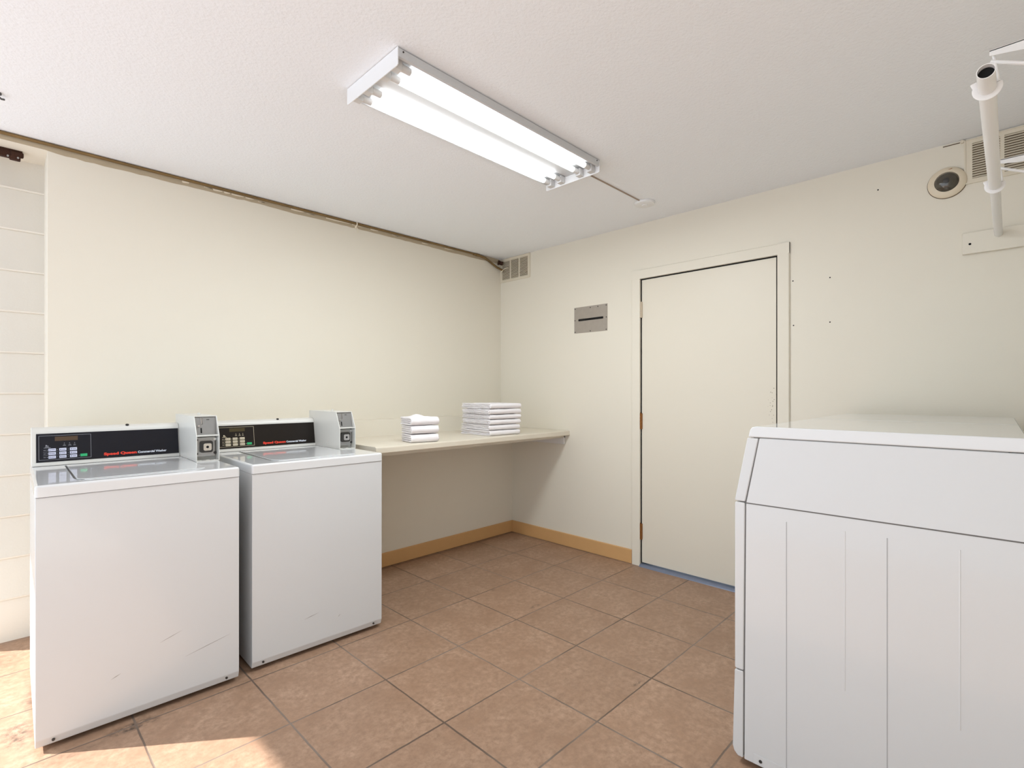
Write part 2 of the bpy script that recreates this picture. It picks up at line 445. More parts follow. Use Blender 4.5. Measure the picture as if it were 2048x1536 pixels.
obj('elbow_fitting', bm, M['rust'], c2)
bm = BM(); add_tube(bm, [(3.19, YU-.03, 2.30), (3.200, YU-.05, 2.325), (3.203, YU-.08, 2.336), (3.207, YU-.11, 2.338)], .0035, 8)
q = obj('cable_loop', bm, M['flake'], c2); q['label'] = 'white cable loop'
for o_ in (c2,): pass

# rusty bracket under the soffit
rb = thing('rusty_bracket', 'rusted iron bracket under the soffit at the left edge', 'bracket', (0, 0, 0))
bm = BM()
add_box(bm, -.08, .075, 3.405, 3.43, 2.352, 2.388, bev=.003)
add_box(bm, .06, .105, 3.40, 3.425, 2.362, 2.386, bev=.006)
add_box(bm, .055, .094, 3.402, 3.428, 2.345, 2.366, bev=.004)
add_box(bm, -.08, .10, 3.40, 3.45, 2.386, 2.391, bev=.001)
obj('plate', bm, M['rust'], rb)
for x in (.05, .085):
    bm = BM(); add_cyl(bm, (x, 3.402, 2.355), (0, 1, 0), .004, .008, 10); q = obj('bolt', bm, M['steel'], rb)

# small dark thing on the ceiling, cut by the left edge
t = thing('ceiling_hook', 'small dark grey iron hook on the ceiling at the left edge', 'hook', (.012, 2.885, H))
bm = BM(); add_cyl(bm, (0, 0, -.003), (0, 0, 1), .013, .006, 16); obj('base', bm, M['dustygrey'], t)
bm = BM(); add_tube(bm, [(0, 0, -.004), (.002, .004, -.012), (.012, .012, -.017), (.02, .022, -.012)], .004, 8); obj('hook', bm, M['dustygrey'], t)

# ------------------------------------------------------------------ vents
def vent(y1, label, dusty=True):
    """y1: left (far) edge; 0.35 wide, 0.20 high"""
    t = thing('wall_vent', label, 'vent', (XR, y1-.175, 2.315), 0, 'louvred vents at the top of the right wall')
    W, Hh = .36, .205
    bm = BM()
    cols = [(-.135, -.045), (-.0, .09)]
    # column windows in local y, measured from the far edge
    wins = [(.027, .123), (.150, .243), (.271, .338)] if False else [(.026, .120), (.134, .228), (.242, .336)]
    ys = [0] + [v for w_ in wins for v in w_] + [W]
    z0, z1 = -Hh/2, Hh/2
    wz0, wz1 = z0+.018, z1-.02
    def bxx(a, b, c_, d_, x0=-.005, x1=0.0):
        add_box(bm, x0, x1, W/2-b, W/2-a, c_, d_)
    for i in range(0, len(ys), 2): bxx(ys[i], ys[i+1], z0, z1)
    for a, b in wins: bxx(a, b, z0, wz0); bxx(a, b, wz1, z1)
    n = 15
    for a, b in wins:
        for k in range(n):
            zc = wz0+(k+.5)*(wz1-wz0)/n
            mt = Matrix.Translation((-.0045, W/2-(a+b)/2, zc)) @ Matrix.Rotation(R(-48), 4, 'Y')
            add_box(bm, -.0052, .0052, -(b-a)/2, (b-a)/2, -.0010, .0010, mtx=mt)
    # raised border
    bxx(0, W, z0-.003, z0+.003, -.008, 0); bxx(0, W, z1-.003, z1+.0, -.008, 0)
    bxx(-.003, .003, z0, z1, -.008, 0); bxx(W-.003, W+.003, z0, z1, -.008, 0)
    obj('louvre_frame', bm, M['ventpaint'], t)
    bm = BM(); add_box(bm, -.0006, .0008, -W/2+.008, W/2-.008, z0+.006, z1-.006); q = obj('duct_opening', bm, M['duct'], t); q['label'] = 'dusty brown duct behind the louvres'
    return t
v1 = vent(3.296, 'small louvred vent in the far corner beside the brown pipe')
v2 = vent(.150, 'louvred vent above the closet rod beside the round detector')
v2.location.z = 2.318; v1.location.z = 2.3225

# painted clip left of the near vent
t = thing('wall_clip', 'tiny screw and torn clip at the ceiling line above the detector', 'clip', (XR, .165, 2.418))
bm = BM(); add_cyl(bm, (-.006, 0, 0), (1, 0, 0), .007, .012, 14); obj('screw_head', bm, M['ventpaint'], t)
bm = BM(); add_box(bm, -.003, 0, .008, .07, -.002, .001); obj('torn_edge', bm, M['duct'], t)

# ------------------------------------------------------------------ slotted plate
t = thing('slotted_plate', 'dull metal wall plate with a black slot beside the door', 'wall plate', (XR, 2.311, 1.795))
bm = BM()
W, Hh = .308, .202
# plate with real slot: strips
sl0, sl1, sh = -.119, .115, .0085
add_box(bm, -.003, 0, -W/2, W/2, sh, Hh/2); add_box(bm, -.003, 0, -W/2, W/2, -Hh/2, -sh)
add_box(bm, -.003, 0, -W/2, sl0, -sh, sh); add_box(bm, -.003, 0, sl1, W/2, -sh, sh)
obj('plate', bm, M['plate'], t)
bm = BM()
add_prism(bm, [(sl0-.002+(sh)*(1-cos(a)), sh*1.0*sin(a)) for a in [pi*k/8-pi/2 for k in range(0)]] or [(sl0, -sh*.6), (sl0+.004, -sh), (sl1-.004, -sh), (sl1, -sh*.6), (sl1, sh*.6), (sl1-.004, sh), (sl0+.004, sh), (sl0, sh*.6)], 'x', -.0012, 0)
obj('slot', bm, M['hole'], t)
for y, z_ in [(-.145, .09), (.145, .09), (-.145, -.092), (.145, -.092), (0, .088), (0, -.092), (.146, 0), (-.146, 0), (-.07, .088)]:
    bm = BM(); add_cyl(bm, (-.0037, y, z_), (1, 0, 0), .0042, .0018, 14); obj('screw', bm, M['darkring'], t)

# ------------------------------------------------------------------ round detector
t = thing('round_detector', 'round cream wall detector with a smoked dome', 'detector', (XR, .220, 2.240), 0)
mt = Matrix.Rotation(R(-90), 4, 'Y')
bm = BM(); add_lathe(bm, [(0, 0), (.069, 0), (.0725, .004), (.072, .010), (.066, .0165), (.053, .021), (.046, .022), (.0455, .017), (0, .017)], 64, mt); obj('rim', bm, M['creamplastic'], t)
bm = BM(); add_lathe(bm, [(.045, .0172), (.043, .026), (.035, .034), (.022, .040), (.010, .0425), (0, .043)], 48, mt); q = obj('dome', bm, M['dome'], t); q['label'] = 'smoked translucent dome'
bm = BM(); add_lathe(bm, [(.012, .0415), (.012, .045), (.008, .0465), (0, .0465)], 24, mt); obj('lens', bm, M['darkring'], t)
bm = BM(); add_lathe(bm, [(0, -.0), (.0745, 0), (.0745, .002), (0, .002)], 64, mt); obj('rim_shadow_disc', bm, M['duct'], t)
bm = BM(); add_box(bm, -.0195, -.0185, -.034, -.014, .052, .0545, mtx=Matrix.Rotation(R(-14), 4, 'X')); q = obj('red_marking', bm, M['brass'], t)

# ------------------------------------------------------------------ closet rod, brackets, cleat
ZR, YR_ = 1.953, .040
t = tag(boxobj('wall_cleat', (XR-.02, XR, YN, .165, 1.880, 1.980), M['wall'], bev=.004), 'cream painted wooden cleat carrying the end of the closet rod', 'cleat')
bm = BM(); add_cyl(bm, (XR-.0205, .137, 1.925), (1, 0, 0), .005, .002, 12); obj('screw_hole', bm, M['hole'], t)
t = thing('closet_rod', 'long white closet rod with an open near end', 'rod', (1.56, YR_, ZR))
bm = BM()
def ring_tube(bm, x0, x1, ro, ri, n=40):
    rings = []
    for (x, r) in ((x0, ri), (x0, ro), (x1, ro), (x1, ri)):
        rings.append([bm.verts.new((x, r*cos(2*pi*k/n), r*sin(2*pi*k/n))) for k in range(n)])
    for i in range(4):
        A, B = rings[i], rings[(i+1) % 4]
        for k in range(n): bm.faces.new((A[k], A[(k+1) % n], B[(k+1) % n], B[k]))
ring_tube(bm, 0, .90, .0165, .0148)
obj('outer_tube', bm, M['rodpaint'], t)
bm = BM(); ring_tube(bm, .3, XR-1.56, .0146, .013); obj('inner_tube', bm, M['rodpaint'], t)
bm = BM(); add_cyl(bm, (.018, 0, 0), (1, 0, 0), .0147, .004, 32); obj('bore_shade_disc', bm, M['hole'], t)  # black disc paints the shade inside the open tube

def rod_bracket(x, label):
    t = thing('rod_bracket', label, 'bracket', (x, 0, 2.035), 0, 'white closet rod brackets')
    bm = BM()
    # U hook under the rod, open towards the top
    pts = []
    for a in range(-200, 21, 10):
        pts.append((0, YR_+.021*cos(R(a)), ZR-2.035+.021*sin(R(a))))
    pts = [(0, YR_-.021, ZR-2.035+.03)] + pts[2:] if False else pts
    pts.append((0, YR_+.024, ZR-2.035+.02))
    add_tube(bm, pts, .004, 8, flat=(1.6, .45))
    obj('hook', bm, M['rodpaint'], t)
    bm = BM(); add_tube(bm, [(0, YR_-.0195, ZR-2.035+.008), (0, YR_-.014, -.03), (0, YR_-.010, -.004)], .0032, 8); obj('hanger', bm, M['rodpaint'], t)
    bm = BM()
    add_box(bm, -.009, .009, YN, YR_-.004, -.002, .001)
    add_prism(bm, [(YN, 0), (YR_-.004, 0), (YR_-.004, -.012), (YR_-.06, -.022), (YN, -.022)], 'x', -.009, -.0075)
    obj('arm', bm, M['rodpaint'], t)
    bm = BM(); add_tube(bm, [(0, YR_-.006, -.022), (0, YN+.004, -.19)], .0045, 10); obj('brace', bm, M['rodpaint'], t)
    bm = BM(); add_box(bm, -.009, .009, YN, YN+.002, -.22, 0); obj('back_plate', bm, M['rodpaint'], t)
    return t
b1 = rod_bracket(1.650, 'nearer white bracket hooked under the open end of the rod')
b2 = rod_bracket(2.445, 'farther white bracket hooked under the middle of the rod')

# ------------------------------------------------------------------ lamp
t = thing('fluorescent_fixture', 'white four tube fluorescent fixture on the ceiling', 'lamp', (1.58, 1.688, H))
L2, W2 = .60, .178
bm = BM()
prof = [(-W2, -.004), (-W2, -.033), (-W2+.008, -.036), (-W2+.011, -.033), (-W2+.014, -.026), (-.075, -.018), (-.045, -.020), (-.035, -.026), (.035, -.026), (.045, -.020), (.075, -.018), (W2-.014, -.026), (W2-.011, -.033), (W2-.008, -.036), (W2, -.033), (W2, -.004)]
add_prism(bm, prof, 'x', -L2, L2)
obj('reflector_pan', bm, M['lampwhite'], t, ang=25)
for s in (-1, 1):
    bm = BM(); x0 = s*L2; add_prism(bm, [(-W2-.001, -.002), (W2+.001, -.002), (W2+.001, -.062), (W2-.006, -.0655), (-W2+.006, -.0655), (-W2-.001, -.062)], 'x', min(x0, x0+s*.003), max(x0, x0+s*.003))
    obj('end_plate', bm, M['lampplate'], t)
TY = (-.138, -.066, .060, .132)
for yy in TY:
    bm = BM(); add_cyl(bm, (0, yy, -.040), (1, 0, 0), .0127, 2*L2-.15, 24); q = obj('tube', bm, M['tube'], t); q['label'] = 'glowing fluorescent tube'
    for s in (-1, 1):
        bm = BM(); add_cyl(bm, (s*(L2-.055), yy, -.040), (1, 0, 0), .0130, .040, 24)
        obj('tube_cap', bm, M['socket'], q)
        bm = BM(); add_box(bm, min(s*(L2-.034), s*L2), max(s*(L2-.034), s*L2), yy-.016, yy+.016, -.060, -.022, bev=.004)
        obj('socket', bm, M['socket'], t)
for s in (-1, 1):
    bm = BM(); add_cyl(bm, (s*(L2-.02), -W2-.0008, -.012), (0, 1, 0), .003, .003, 12); obj('rivet', bm, M['darkring'], t)
bm = BM(); add_box(bm, -L2+.01, L2-.01, -W2+.006, W2-.006, -.0045, 0); obj('mounting_gap', bm, M['seam'], t)

ld = bpy.data.lights.new('lamp_boost_light', 'AREA'); ld.shape = 'RECTANGLE'; ld.size = 1.1; ld.size_y = .32; ld.energy = LAMP_BOOST_W; ld.color = (.90, .975, 1.0)  # extra area light added below the tubes to brighten the room
lo_ = bpy.data.objects.new('lamp_boost_light', ld); COL.objects.link(lo_); lo_.parent = t; lo_.location = (0, 0, -.067)

t = tag(boxobj('wire_raceway', (2.19, 2.83, 1.647, 1.653, H-.007, H), M['wire'], bev=.001), 'thin brown raceway running from the lamp to the round box', 'raceway')
t = thing('ceiling_box', 'shallow round white box on the ceiling beside the raceway', 'ceiling box', (2.875, 1.648, H))
mt = Matrix.Rotation(R(180), 4, 'X')
bm = BM(); add_lathe(bm, [(0, 0), (.062, 0), (.064, .004), (.060, .014), (.04, .018), (0, .018)], 48, mt); obj('cover', bm, M['lampplate'], t)
bm = BM(); add_lathe(bm, [(0, .018), (.02, .018), (.018, .022), (0, .022)], 24, mt); obj('knockout', bm, M['lampplate'], t)

# ------------------------------------------------------------------ counter
t = thing('folding_counter', 'long beige laminate counter under the folded towels', 'counter', (0, 0, 0))
X0, Y0 = 1.487, 2.512
bm = BM()
# rolled front: profile in (y,z), hollow underneath
pr_ = [(YL, .886+.014), (YL, .926), (Y0+.012, .926), (Y0+.004, .923), (Y0, .915), (Y0, .892), (Y0+.004, .886), (Y0+.018, .886), (Y0+.018, .900)]
add_prism(bm, pr_, 'x', X0, XR-.002)
obj('worktop', bm, M['laminate'], t, ang=28)
bm = BM(); add_box(bm, X0+.02, XR-.004, Y0+.045, Y0+.065, .868, .900); obj('apron_rail', bm, M['laminate'], t)
bm = BM(); add_box(bm, X0+.012, X0+.03, Y0+.05, YL-.02, .862, .900); q = obj('end_rail', bm, M['brownwood'], t); q['label'] = 'bare brown wooden end rail'
bm = BM(); add_box(bm, XR-.02, XR-.001, Y0+.045, YL-.002, .815, .900, bev=.002); q = obj('wall_cleat', bm, M['rodpaint'], t)
bm = BM(); add_box(bm, X0+.04, XR-.02, YL-.02, YL-.001, .84, .900); obj('back_rail', bm, M['laminate'], t)

# ------------------------------------------------------------------ towels
def towel(label, W, D, T, seed, group, loc, rz, hump=0, name='folded_towel'):
    """nested folds: smooth rounded fold at local y=0 (front), open layers at y=D; W along x, T thick"""
    rnd = random.Random(seed)
    t4 = T/4; g = .0014
    bm = BM()
    def path(zl, zu, yf, yb_l, yb_u):
        rad = (zu-zl)/2; pts = []
        for i in range(9): pts.append((yb_u+(yf+rad-yb_u)*i/8, zu))
        for k in range(1, 8): a = pi/2+pi*k/8; pts.append((yf+rad+rad*cos(a)*1.0, (zl+zu)/2+rad*sin(a)))
        for i in range(9): pts.append((yf+rad+(yb_l-yf-rad)*i/8, zl))
        return pts
    sheets = [(path(.5*t4, 3.5*t4, .5*t4, D-rnd.uniform(0, .006), D-rnd.uniform(0, .008)), t4/2-g/2),
              (path(1.5*t4, 2.5*t4, 1.6*t4, D-rnd.uniform(0.0, .012), D-rnd.uniform(.0, .010)), t4/2-g/2)]
    NX = 26
    off = Vector((seed*3.1, seed*1.7, 0))
    for pts, hw in sheets:
        n = len(pts)
        # outline: offset both sides, rounded tips
        L_, Rr = [], []
        for i in range(n):
            a = Vector(pts[max(i-1, 0)]); b = Vector(pts[min(i+1, n-1)]); tt = (b-a).normalized(); nn = Vector((-tt.y, tt.x))
            L_.append(Vector(pts[i])+nn*hw); Rr.append(Vector(pts[i])-nn*hw)
        def tip(p, a, b):
            tt = (Vector(p)-Vector(a)).normalized(); return [Vector(p)+tt*hw*.8+(b-Vector(p))*.5, Vector(p)+tt*hw, Vector(p)+tt*hw*.8-(b-Vector(p))*.5]
        out = L_+tip(pts[-1], pts[-2], L_[-1])+Rr[::-1]+tip(pts[0], pts[1], Rr[0])
        rings = []
        cen = [Vector(p_) for p_ in pts]; cl = cen+[Vector(pts[-1])]*3+cen[::-1]+[Vector(pts[0])]*3
        sxo = rnd.uniform(-.004, .004)
        xs_ = [0, .0012, .004]+[W*k_/NX for k_ in range(1, NX)]+[W-.004, W-.0012, W]
        for j, xx_ in enumerate(xs_):
            x = -W/2+xx_+sxo
            e = min(j, len(xs_)-1-j); kk = (.35, .8, 1.0)[min(e, 2)]
            sh = 1.0 if e > 0 else .0
            ring = []
            for q_, c_l in zip(out, cl):
                q_ = c_l+(q_-c_l)*kk
                v = Vector((x, q_.x, q_.y))
                nz = noise.noise(Vector((x*16, q_.x*16, q_.y*30))+off)*.0024 + noise.noise(Vector((x*55, q_.x*55, q_.y*60))+off)*.0007
                v.z = max(.0004, v.z + nz*(q_.y/T) + hump*math.exp(-((x+.02)/.035)**2-((q_.x-D*.5)/.06)**2)*(q_.y/T)**4)
                v.y += noise.noise(Vector((x*14, q_.y*40, 5))+off)*.0022 + (noise.noise(Vector((x*9, 3, q_.x*4))+off)*.004 if q_.x > D*.5 else 0)
                v.x += noise.noise(Vector((q_.x*30, q_.y*160, j*.0))+off)*.0055*(1 if e < 3 else .4)
                ring.append(bm.verts.new(v))
            rings.append(ring)
        for A, B in zip(rings[:-1], rings[1:]):
            m_ = len(A)
            for k in range(m_): bm.faces.new((A[k], A[(k+1) % m_], B[(k+1) % m_], B[k]))
        # end caps bulged slightly
        for ring, s in ((rings[0], -1), (rings[-1], 1)):
            m_ = len(out); nL = n
            # quads across the sheet thickness
            inner = ring
            for k in range(nL-1):
                a_, b_, c_, d_ = ring[k], ring[k+1], ring[m_-3-1-k-1], ring[m_-3-1-k]
                try: bm.faces.new((a_, b_, c_, d_))
                except ValueError: pass
            try:
                bm.faces.new([ring[nL-1], ring[nL], ring[nL+1], ring[nL+2], ring[nL+3]])
                bm.faces.new([ring[m_-4], ring[m_-3], ring[m_-2], ring[m_-1], ring[0]])
            except ValueError: pass
    o = obj(name, bm, M['towel'], None, loc, (0, 0, rz), ang=70)
    return tag(o, label, 'towel', group)

ZC = .9262
# short stack: front corner (1.748,2.547) -> right (1.931,2.49), left (1.71,2.715)
def stack(corner, right, back, n, T, labels, group, seed, humps=()):
    cx, cy = corner; dx, dy = right[0]-cx, right[1]-cy; W = math.hypot(dx, dy); rz = math.atan2(dy, dx)
    nx, ny = -dy/W, dx/W
    D = abs((back[0]-cx)*nx+(back[1]-cy)*ny)
    rnd = random.Random(seed)
    z = ZC
    for i in range(n):
        w_ = W+rnd.uniform(-.005, .003); ox, oy = rnd.uniform(-.003, .003), rnd.uniform(-.003, .003)
        t_ = T*(1+rnd.uniform(-.06, .06))
        mx, my = cx+dx/2+ox, cy+dy/2+oy
        towel(labels[i], w_, D+rnd.uniform(-.008, .004), t_, seed*10+i, group, (mx, my, z), rz+R(rnd.uniform(-1.5, 1.5)), hump=(.018 if (i == n-1 and humps) else 0))
        z += t_+.0022
stack((1.752, 2.557), (1.932, 2.520), (1.752, 2.725), 3, .0505,
      ['bottom white folded towel of the short stack of three', 'middle white folded towel of the short stack of three', 'rumpled white folded towel on top of the short stack'],
      'folded towels in the short stack', 3, humps=(1,))
six = ['bottom', 'second from bottom', 'third from bottom', 'third from top', 'second from top', 'top']
stack((2.408, 2.572), (2.700, 2.556), (2.41, 2.905), 6, .0350,
      ['white folded towel, %s of the tall stack of six near the corner' % s for s in six],
      'folded towels in the tall stack', 5)

# ------------------------------------------------------------------ washers
WW, WD = .638, .705
def lid_outline(x0, x1, y0, y1, r, n=6):
    pts = []
    for (cx, cy, a0) in ((x0+r, y0+r, pi), (x1-r, y0+r, 1.5*pi), (x1-.008, y1-.008, 0), (x0+.008, y1-.008, .5*pi)):
        rr = r if cy < (y0+y1)/2 else .008
        for k in range(n+1):
            a = a0+k*pi/2/n; pts.append((cx+rr*cos(a), cy+rr*sin(a)))
    return pts

def washer(loc, rz, label, panel, key, disp, frame_ink, scuffs):
    t = thing('washing_machine', label, 'washing machine', loc, rz, 'white coin operated washing machines')
    # cabinet
    bm = BM()
    add_prism(bm, [(0.004, .045), (.012, .018), (WD, .018), (WD, .872), (0.003, .872)], 'x', .0015, WW-.0015, bev=.003, seg=3)
    cab = obj('cabinet', bm, M['enamel'], t, ang=50)
    bm = BM(); add_box(bm, .004, WW-.004, .005, WD-.004, .868, .8755); obj('seam_gap', bm, M['seam'], t)
    # top deck
    bm = BM(); add_box(bm, 0, WW, 0, WD, .8735, .914, bev=.009, seg=4, keep_bottom=True); obj('top_panel', bm, M['enamel_top'], t)
    # lid
    bm = BM(); add_prism(bm, [(.108, .115), (.1135, .10), (.1135, .562), (.108, .562)], 'z', .9135, .9146); add_prism(bm, [(.108, .115), (.1145, .085), (.130, .062), (.1345, .0555), (.128, .056), (.113, .078)], 'z', .9135, .9147); obj('lid_gap', bm, M['darkring'], t)
    bm = BM(); add_prism(bm, lid_outline(.114, .530, .054, .561, .042), 'z', .9136, .9175, bev=.0020, seg=2); obj('lid', bm, M['enamel_top'], t)
    # feet
    for fx in (.05, WW-.05):
        for fy in (.075, WD-.05):
            bm = BM(); add_cyl(bm, (fx, fy, .011), (0, 0, 1), .018, .022, 16); obj('foot', bm, M['black'], t)
    # front bottom screws
    for fx in (.048, WW-.05):
        bm = BM(); add_cyl(bm, (fx, .0065, .034), (0, 1, 0), .0046, .008, 12); obj('screw', bm, M['darkring'], t)
    # console
    bm = BM()
    cx0, cx1 = .004, .541
    cp = [(.602, .9148), (.628, 1.062), (.634, 1.072), (.648, 1.078), (.700, 1.078), (.705, 1.072), (.705, .9148)]
    add_prism(bm, cp, 'x', cx0, cx1, bev=.003, seg=2)
    con = obj('console', bm, M['plastic'], t, ang=40)
    bm = BM(); add_box(bm, cx0+.004, cx1-.004, .6045, .70, .913, .9165); obj('console_gap', bm, M['seam'], t)
    bm = BM(); add_cyl(bm, (.335, .641, 1.076), (0, -.5, 1), .0065, .008, 20); obj('rubber_plug', bm, M['black'], con)
    # panel plane: origin at panel bottom-left, u along x, v up the slope, n outwards
    sl = math.atan2(.026, .1455)
    o0 = Vector((.019, .602+.026*(.0145/.1455)-.0006, .931))
    mt = Matrix.Translation(o0) @ Matrix.Rotation(R(90)-sl, 4, 'X')     # local x->u, y->v, z->outward (-y)
    PW, PH = .518, .123
    bm = BM(); add_box(bm, 0, PW, 0, PH, 0, .0012, mtx=mt); pan = obj('control_panel', bm, panel, con)
    pan['label'] = 'dark printed control panel'
    bm = BM()
    a0, a1, b0, b1, lw = .008, .1815, .009, .114, .0011
    for q in ((a0, a1, b0, b0+lw), (a0, a1, b1-lw, b1), (a0, a0+lw, b0, b1), (a1-lw, a1, b0, b1)):
        add_box(bm, q[0], q[1], q[2], q[3], .0012, .0015, mtx=mt)
    for k, (u, wd) in enumerate(((.086, .010), (.1035, .011), (.1205, .009))):
        add_box(bm, u, u+wd, .067, .0685, .0012, .0014, mtx=mt)
        add_box(bm, u+.002, u+wd-.002, .0715, .0728, .0012, .0014, mtx=mt)
        add_box(bm, u+.0035, u+.006, .077, .0795, .0012, .0014, mtx=mt)
    # small hand-over-machine icon
    add_box(bm, .024, .046, .0605, .062, .0012, .0014, mtx=mt); add_box(bm, .028, .041, .0640, .0655, .0012, .0014, mtx=mt)
    add_box(bm, .030, .0345, .068, .0735, .0012, .0014, mtx=mt); add_box(bm, .035, .039, .068, .0705, .0012, .0014, mtx=mt)
    rows = (.0143, .0299, .0455)
    for v in rows:
        add_box(bm, .023, .031, v+.005, v+.0066, .0012, .0014, mtx=mt); add_box(bm, .034, .0365, v+.0045, v+.0072, .0012, .0014, mtx=mt)
        for u in (.067, .1025): add_box(bm, u, u+.0022, v+.0048, v+.007, .0012, .0014, mtx=mt)
    for v in (.0278, .0434):
        add_box(bm, .022, .038, v, v+.0008, .0012, .0014, mtx=mt)
        for u in (.065, .1005): add_box(bm, u, u+.006, v, v+.0008, .0012, .0014, mtx=mt)
    add_box(bm, .139, .1412, .0195, .0217, .0012, .0014, mtx=mt)
    obj('printed_marks', bm, frame_ink, pan)
    bm = BM(); add_box(bm, .060, .136, .0895, .108, .0012, .0016, mtx=mt); obj('display', bm, disp, pan)
    for i, (u0, u1) in enumerate(((.039, .063), (.074, .0975), (.109, .133))):
        for j, v in enumerate(rows):
            bm = BM(); add_box(bm, u0, u1, v, v+.0118, .0010, .0022, bev=.0005, seg=1, mtx=mt); kb = obj('button', bm, key, pan)
            bm = BM(); add_box(bm, u0+.003, u0+.0062, v+.0035, v+.0083, .0022, .0024, mtx=mt); add_box(bm, u0+.0078, u1-.003, v+.0048, v+.0072, .0022, .0024, mtx=mt)
            obj('key_print', bm, M['dark_ink'], kb) if False else obj('button_print', bm, M['dark_ink'], pan)
    bm = BM(); add_box(bm, .144, .168, .0151, .0271, .0010, .0022, bev=.0005, seg=1, mtx=mt); q = obj('start_button', bm, M['green'], pan); q['label'] = 'green start button'
    text_obj('red_lettering', 'Speed Queen', .0160, M['red'], pan, mt @ Matrix.Translation((.226, .0130, .0014)), width=.1225, bold=.0009)
    text_obj('white_lettering', 'Commercial Washer', .0138, M['white_ink'], pan, mt @ Matrix.Translation((.3525, .0130, .0014)), width=.114, bold=.0006)
    # coin box
    x0, x1 = .5415, WW-.001
    y0, yb = .292, .700
    zb, zt, zk = .9145, 1.122, 1.032
    ym = y0+.046     # top front edge
    cb = None
    sh = .004
    bm = BM()
    side = [(y0, zb), (y0, zk), (ym, zt), (yb, zt), (yb, zb)]
    add_prism(bm, side, 'x', x0, x0+sh, bev=.0012, seg=1)
    add_prism(bm, side, 'x', x1-sh, x1, bev=.0012, seg=1)
    add_box(bm, x0+sh*.5, x1-sh*.5, ym, yb, zt-.004, zt-.0002)
    add_box(bm, x0+sh*.5, x1-sh*.5, y0+.001, yb, zb, zb+.004)
    add_box(bm, x0+sh*.5, x1-sh*.5, y0+.06, yb, zb+.004, zt-.004)
    bm2 = bm
    cb = obj('coin_box', bm, M['plastic'], t)
    bm = BM(); add_box(bm, x0+sh, x1-sh, y0+.001, y0+.05, zk-.003, zk+.003, bev=.001); obj('shelf_bar', bm, M['plastic'], cb)
    # upper plate, slightly sloped
    a = math.atan2(ym-y0, zt-zk)
    mtu = Matrix.Translation((x0+sh, y0+.030, zk+.003)) @ Matrix.Rotation(R(90)-a*.55, 4, 'X')
    Wc = x1-x0-2*sh
    bm = BM(); add_box(bm, 0, Wc, 0, .083, -.004, .0, mtx=mtu); up = obj('coin_slot_plate', bm, M['greypanel'], cb)
    bm = BM(); add_box(bm, .0245, .0285, .050, .080, 0, .003, mtx=mtu); add_box(bm, .0305, .0322, .050, .080, 0, .003, mtx=mtu); obj('coin_slot_guard', bm, M['chrome'], up)
    bm = BM(); add_box(bm, .0285, .0305, .050, .080, 0, .0015, mtx=mtu); add_box(bm, .0215, .027, .008, .032, 0, .0012, mtx=mtu); obj('slot', bm, M['hole'], up)
    bm = BM(); add_cyl(bm, (0, 0, 0), (0, 0, 1), .0048, .005, 20)
    for v in bm.verts: v.co = mtu @ (v.co+Vector((.015, .041, .002)))
    obj('return_button', bm, M['chrome'], up)
    bm = BM(); add_box(bm, .048, .060, .069, .0725, 0, .0008, mtx=mtu); obj('engraved_mark', bm, M['darkring'], up)
    # lower lock plate
    mtl = Matrix.Translation((x0+sh, y0+.034, zb+.020)) @ Matrix.Rotation(R(90), 4, 'X')
    bm = BM(); add_box(bm, 0, Wc-.008, 0, .088, -.003, .001, bev=.0006, seg=1, mtx=mtl); lo = obj('lock_plate', bm, M['steel'], cb)
    def rsq(bm, cx, cy, hw, r, z0_, z1_, n=6):
        pts = []
        for sx, sy, a0 in ((1, 1, 0), (-1, 1, .5*pi), (-1, -1, pi), (1, -1, 1.5*pi)):
            for k in range(n+1):
                aa = a0+k*pi/2/n; pts.append((cx+sx*(hw-r)+r*cos(aa), cy+sy*(hw-r)+r*sin(aa)))
        A = [bm.verts.new(mtl @ Vector((p[0], p[1], z0_))) for p in pts]; B = [bm.verts.new(mtl @ Vector((p[0], p[1], z1_))) for p in pts]
        bm.faces.new(A[::-1]); bm.faces.new(B)
        for i in range(len(pts)): bm.faces.new((A[i], A[(i+1) % len(pts)], B[(i+1) % len(pts)], B[i]))
    bm = BM(); rsq(bm, .043, .045, .0265, .009, .001, .011); obj('lock_ring', bm, M['darkring'], lo)
    bm = BM(); rsq(bm, .046, .044, .0165, .007, .008, .017); lk = obj('lock_cylinder', bm, M['chrome'], lo)
    bm = BM(); add_cyl(bm, (0, 0, 0), (0, 0, 1), .0058, .001, 20)
    for v in bm.verts: v.co = mtl @ (v.co+Vector((.046, .044, .0172)))
    obj('keyhole', bm, M['hole'], lo)
    for (u, v_, m_) in ((.080, .078, 'chrome'), (.080, .014, 'darkring'), (.005, .078, 'darkring'), (.005, .014, 'hole')):
        bm = BM(); add_cyl(bm, (0, 0, 0), (0, 0, 1), .0060, .003, 18)
        for v in bm.verts: v.co = mtl @ (v.co+Vector((u, v_, .002)))
        obj('screw', bm, M[m_], lo)
    bm = BM(); add_box(bm, x0+.025, x0+.042, y0+.012, y0+.018, zb+.004, zb+.0046); add_box(bm, x0+.058, x0+.075, y0+.012, y0+.018, zb+.004, zb+.0046); obj('drain_slot', bm, M['hole'], cb)
    bm = BM(); add_cyl(bm, (x1-.035, yb-.19, zt+.004), (0, 0, 1), .006, .010, 16); obj('top_lock', bm, M['plastic'], cb)
    # scuffs on the front
    for (u0, v0, u1, v1, wd) in scuffs:
        bm = BM(); add_prism(bm, [(u0, v0), ((u0+u1)/2, (v0+v1)/2-wd), (u1, v1), ((u0+u1)/2, (v0+v1)/2+wd)], 'y', .0034, .0042); obj('scuff_mark', bm, M['scratch'], cab)
    return t

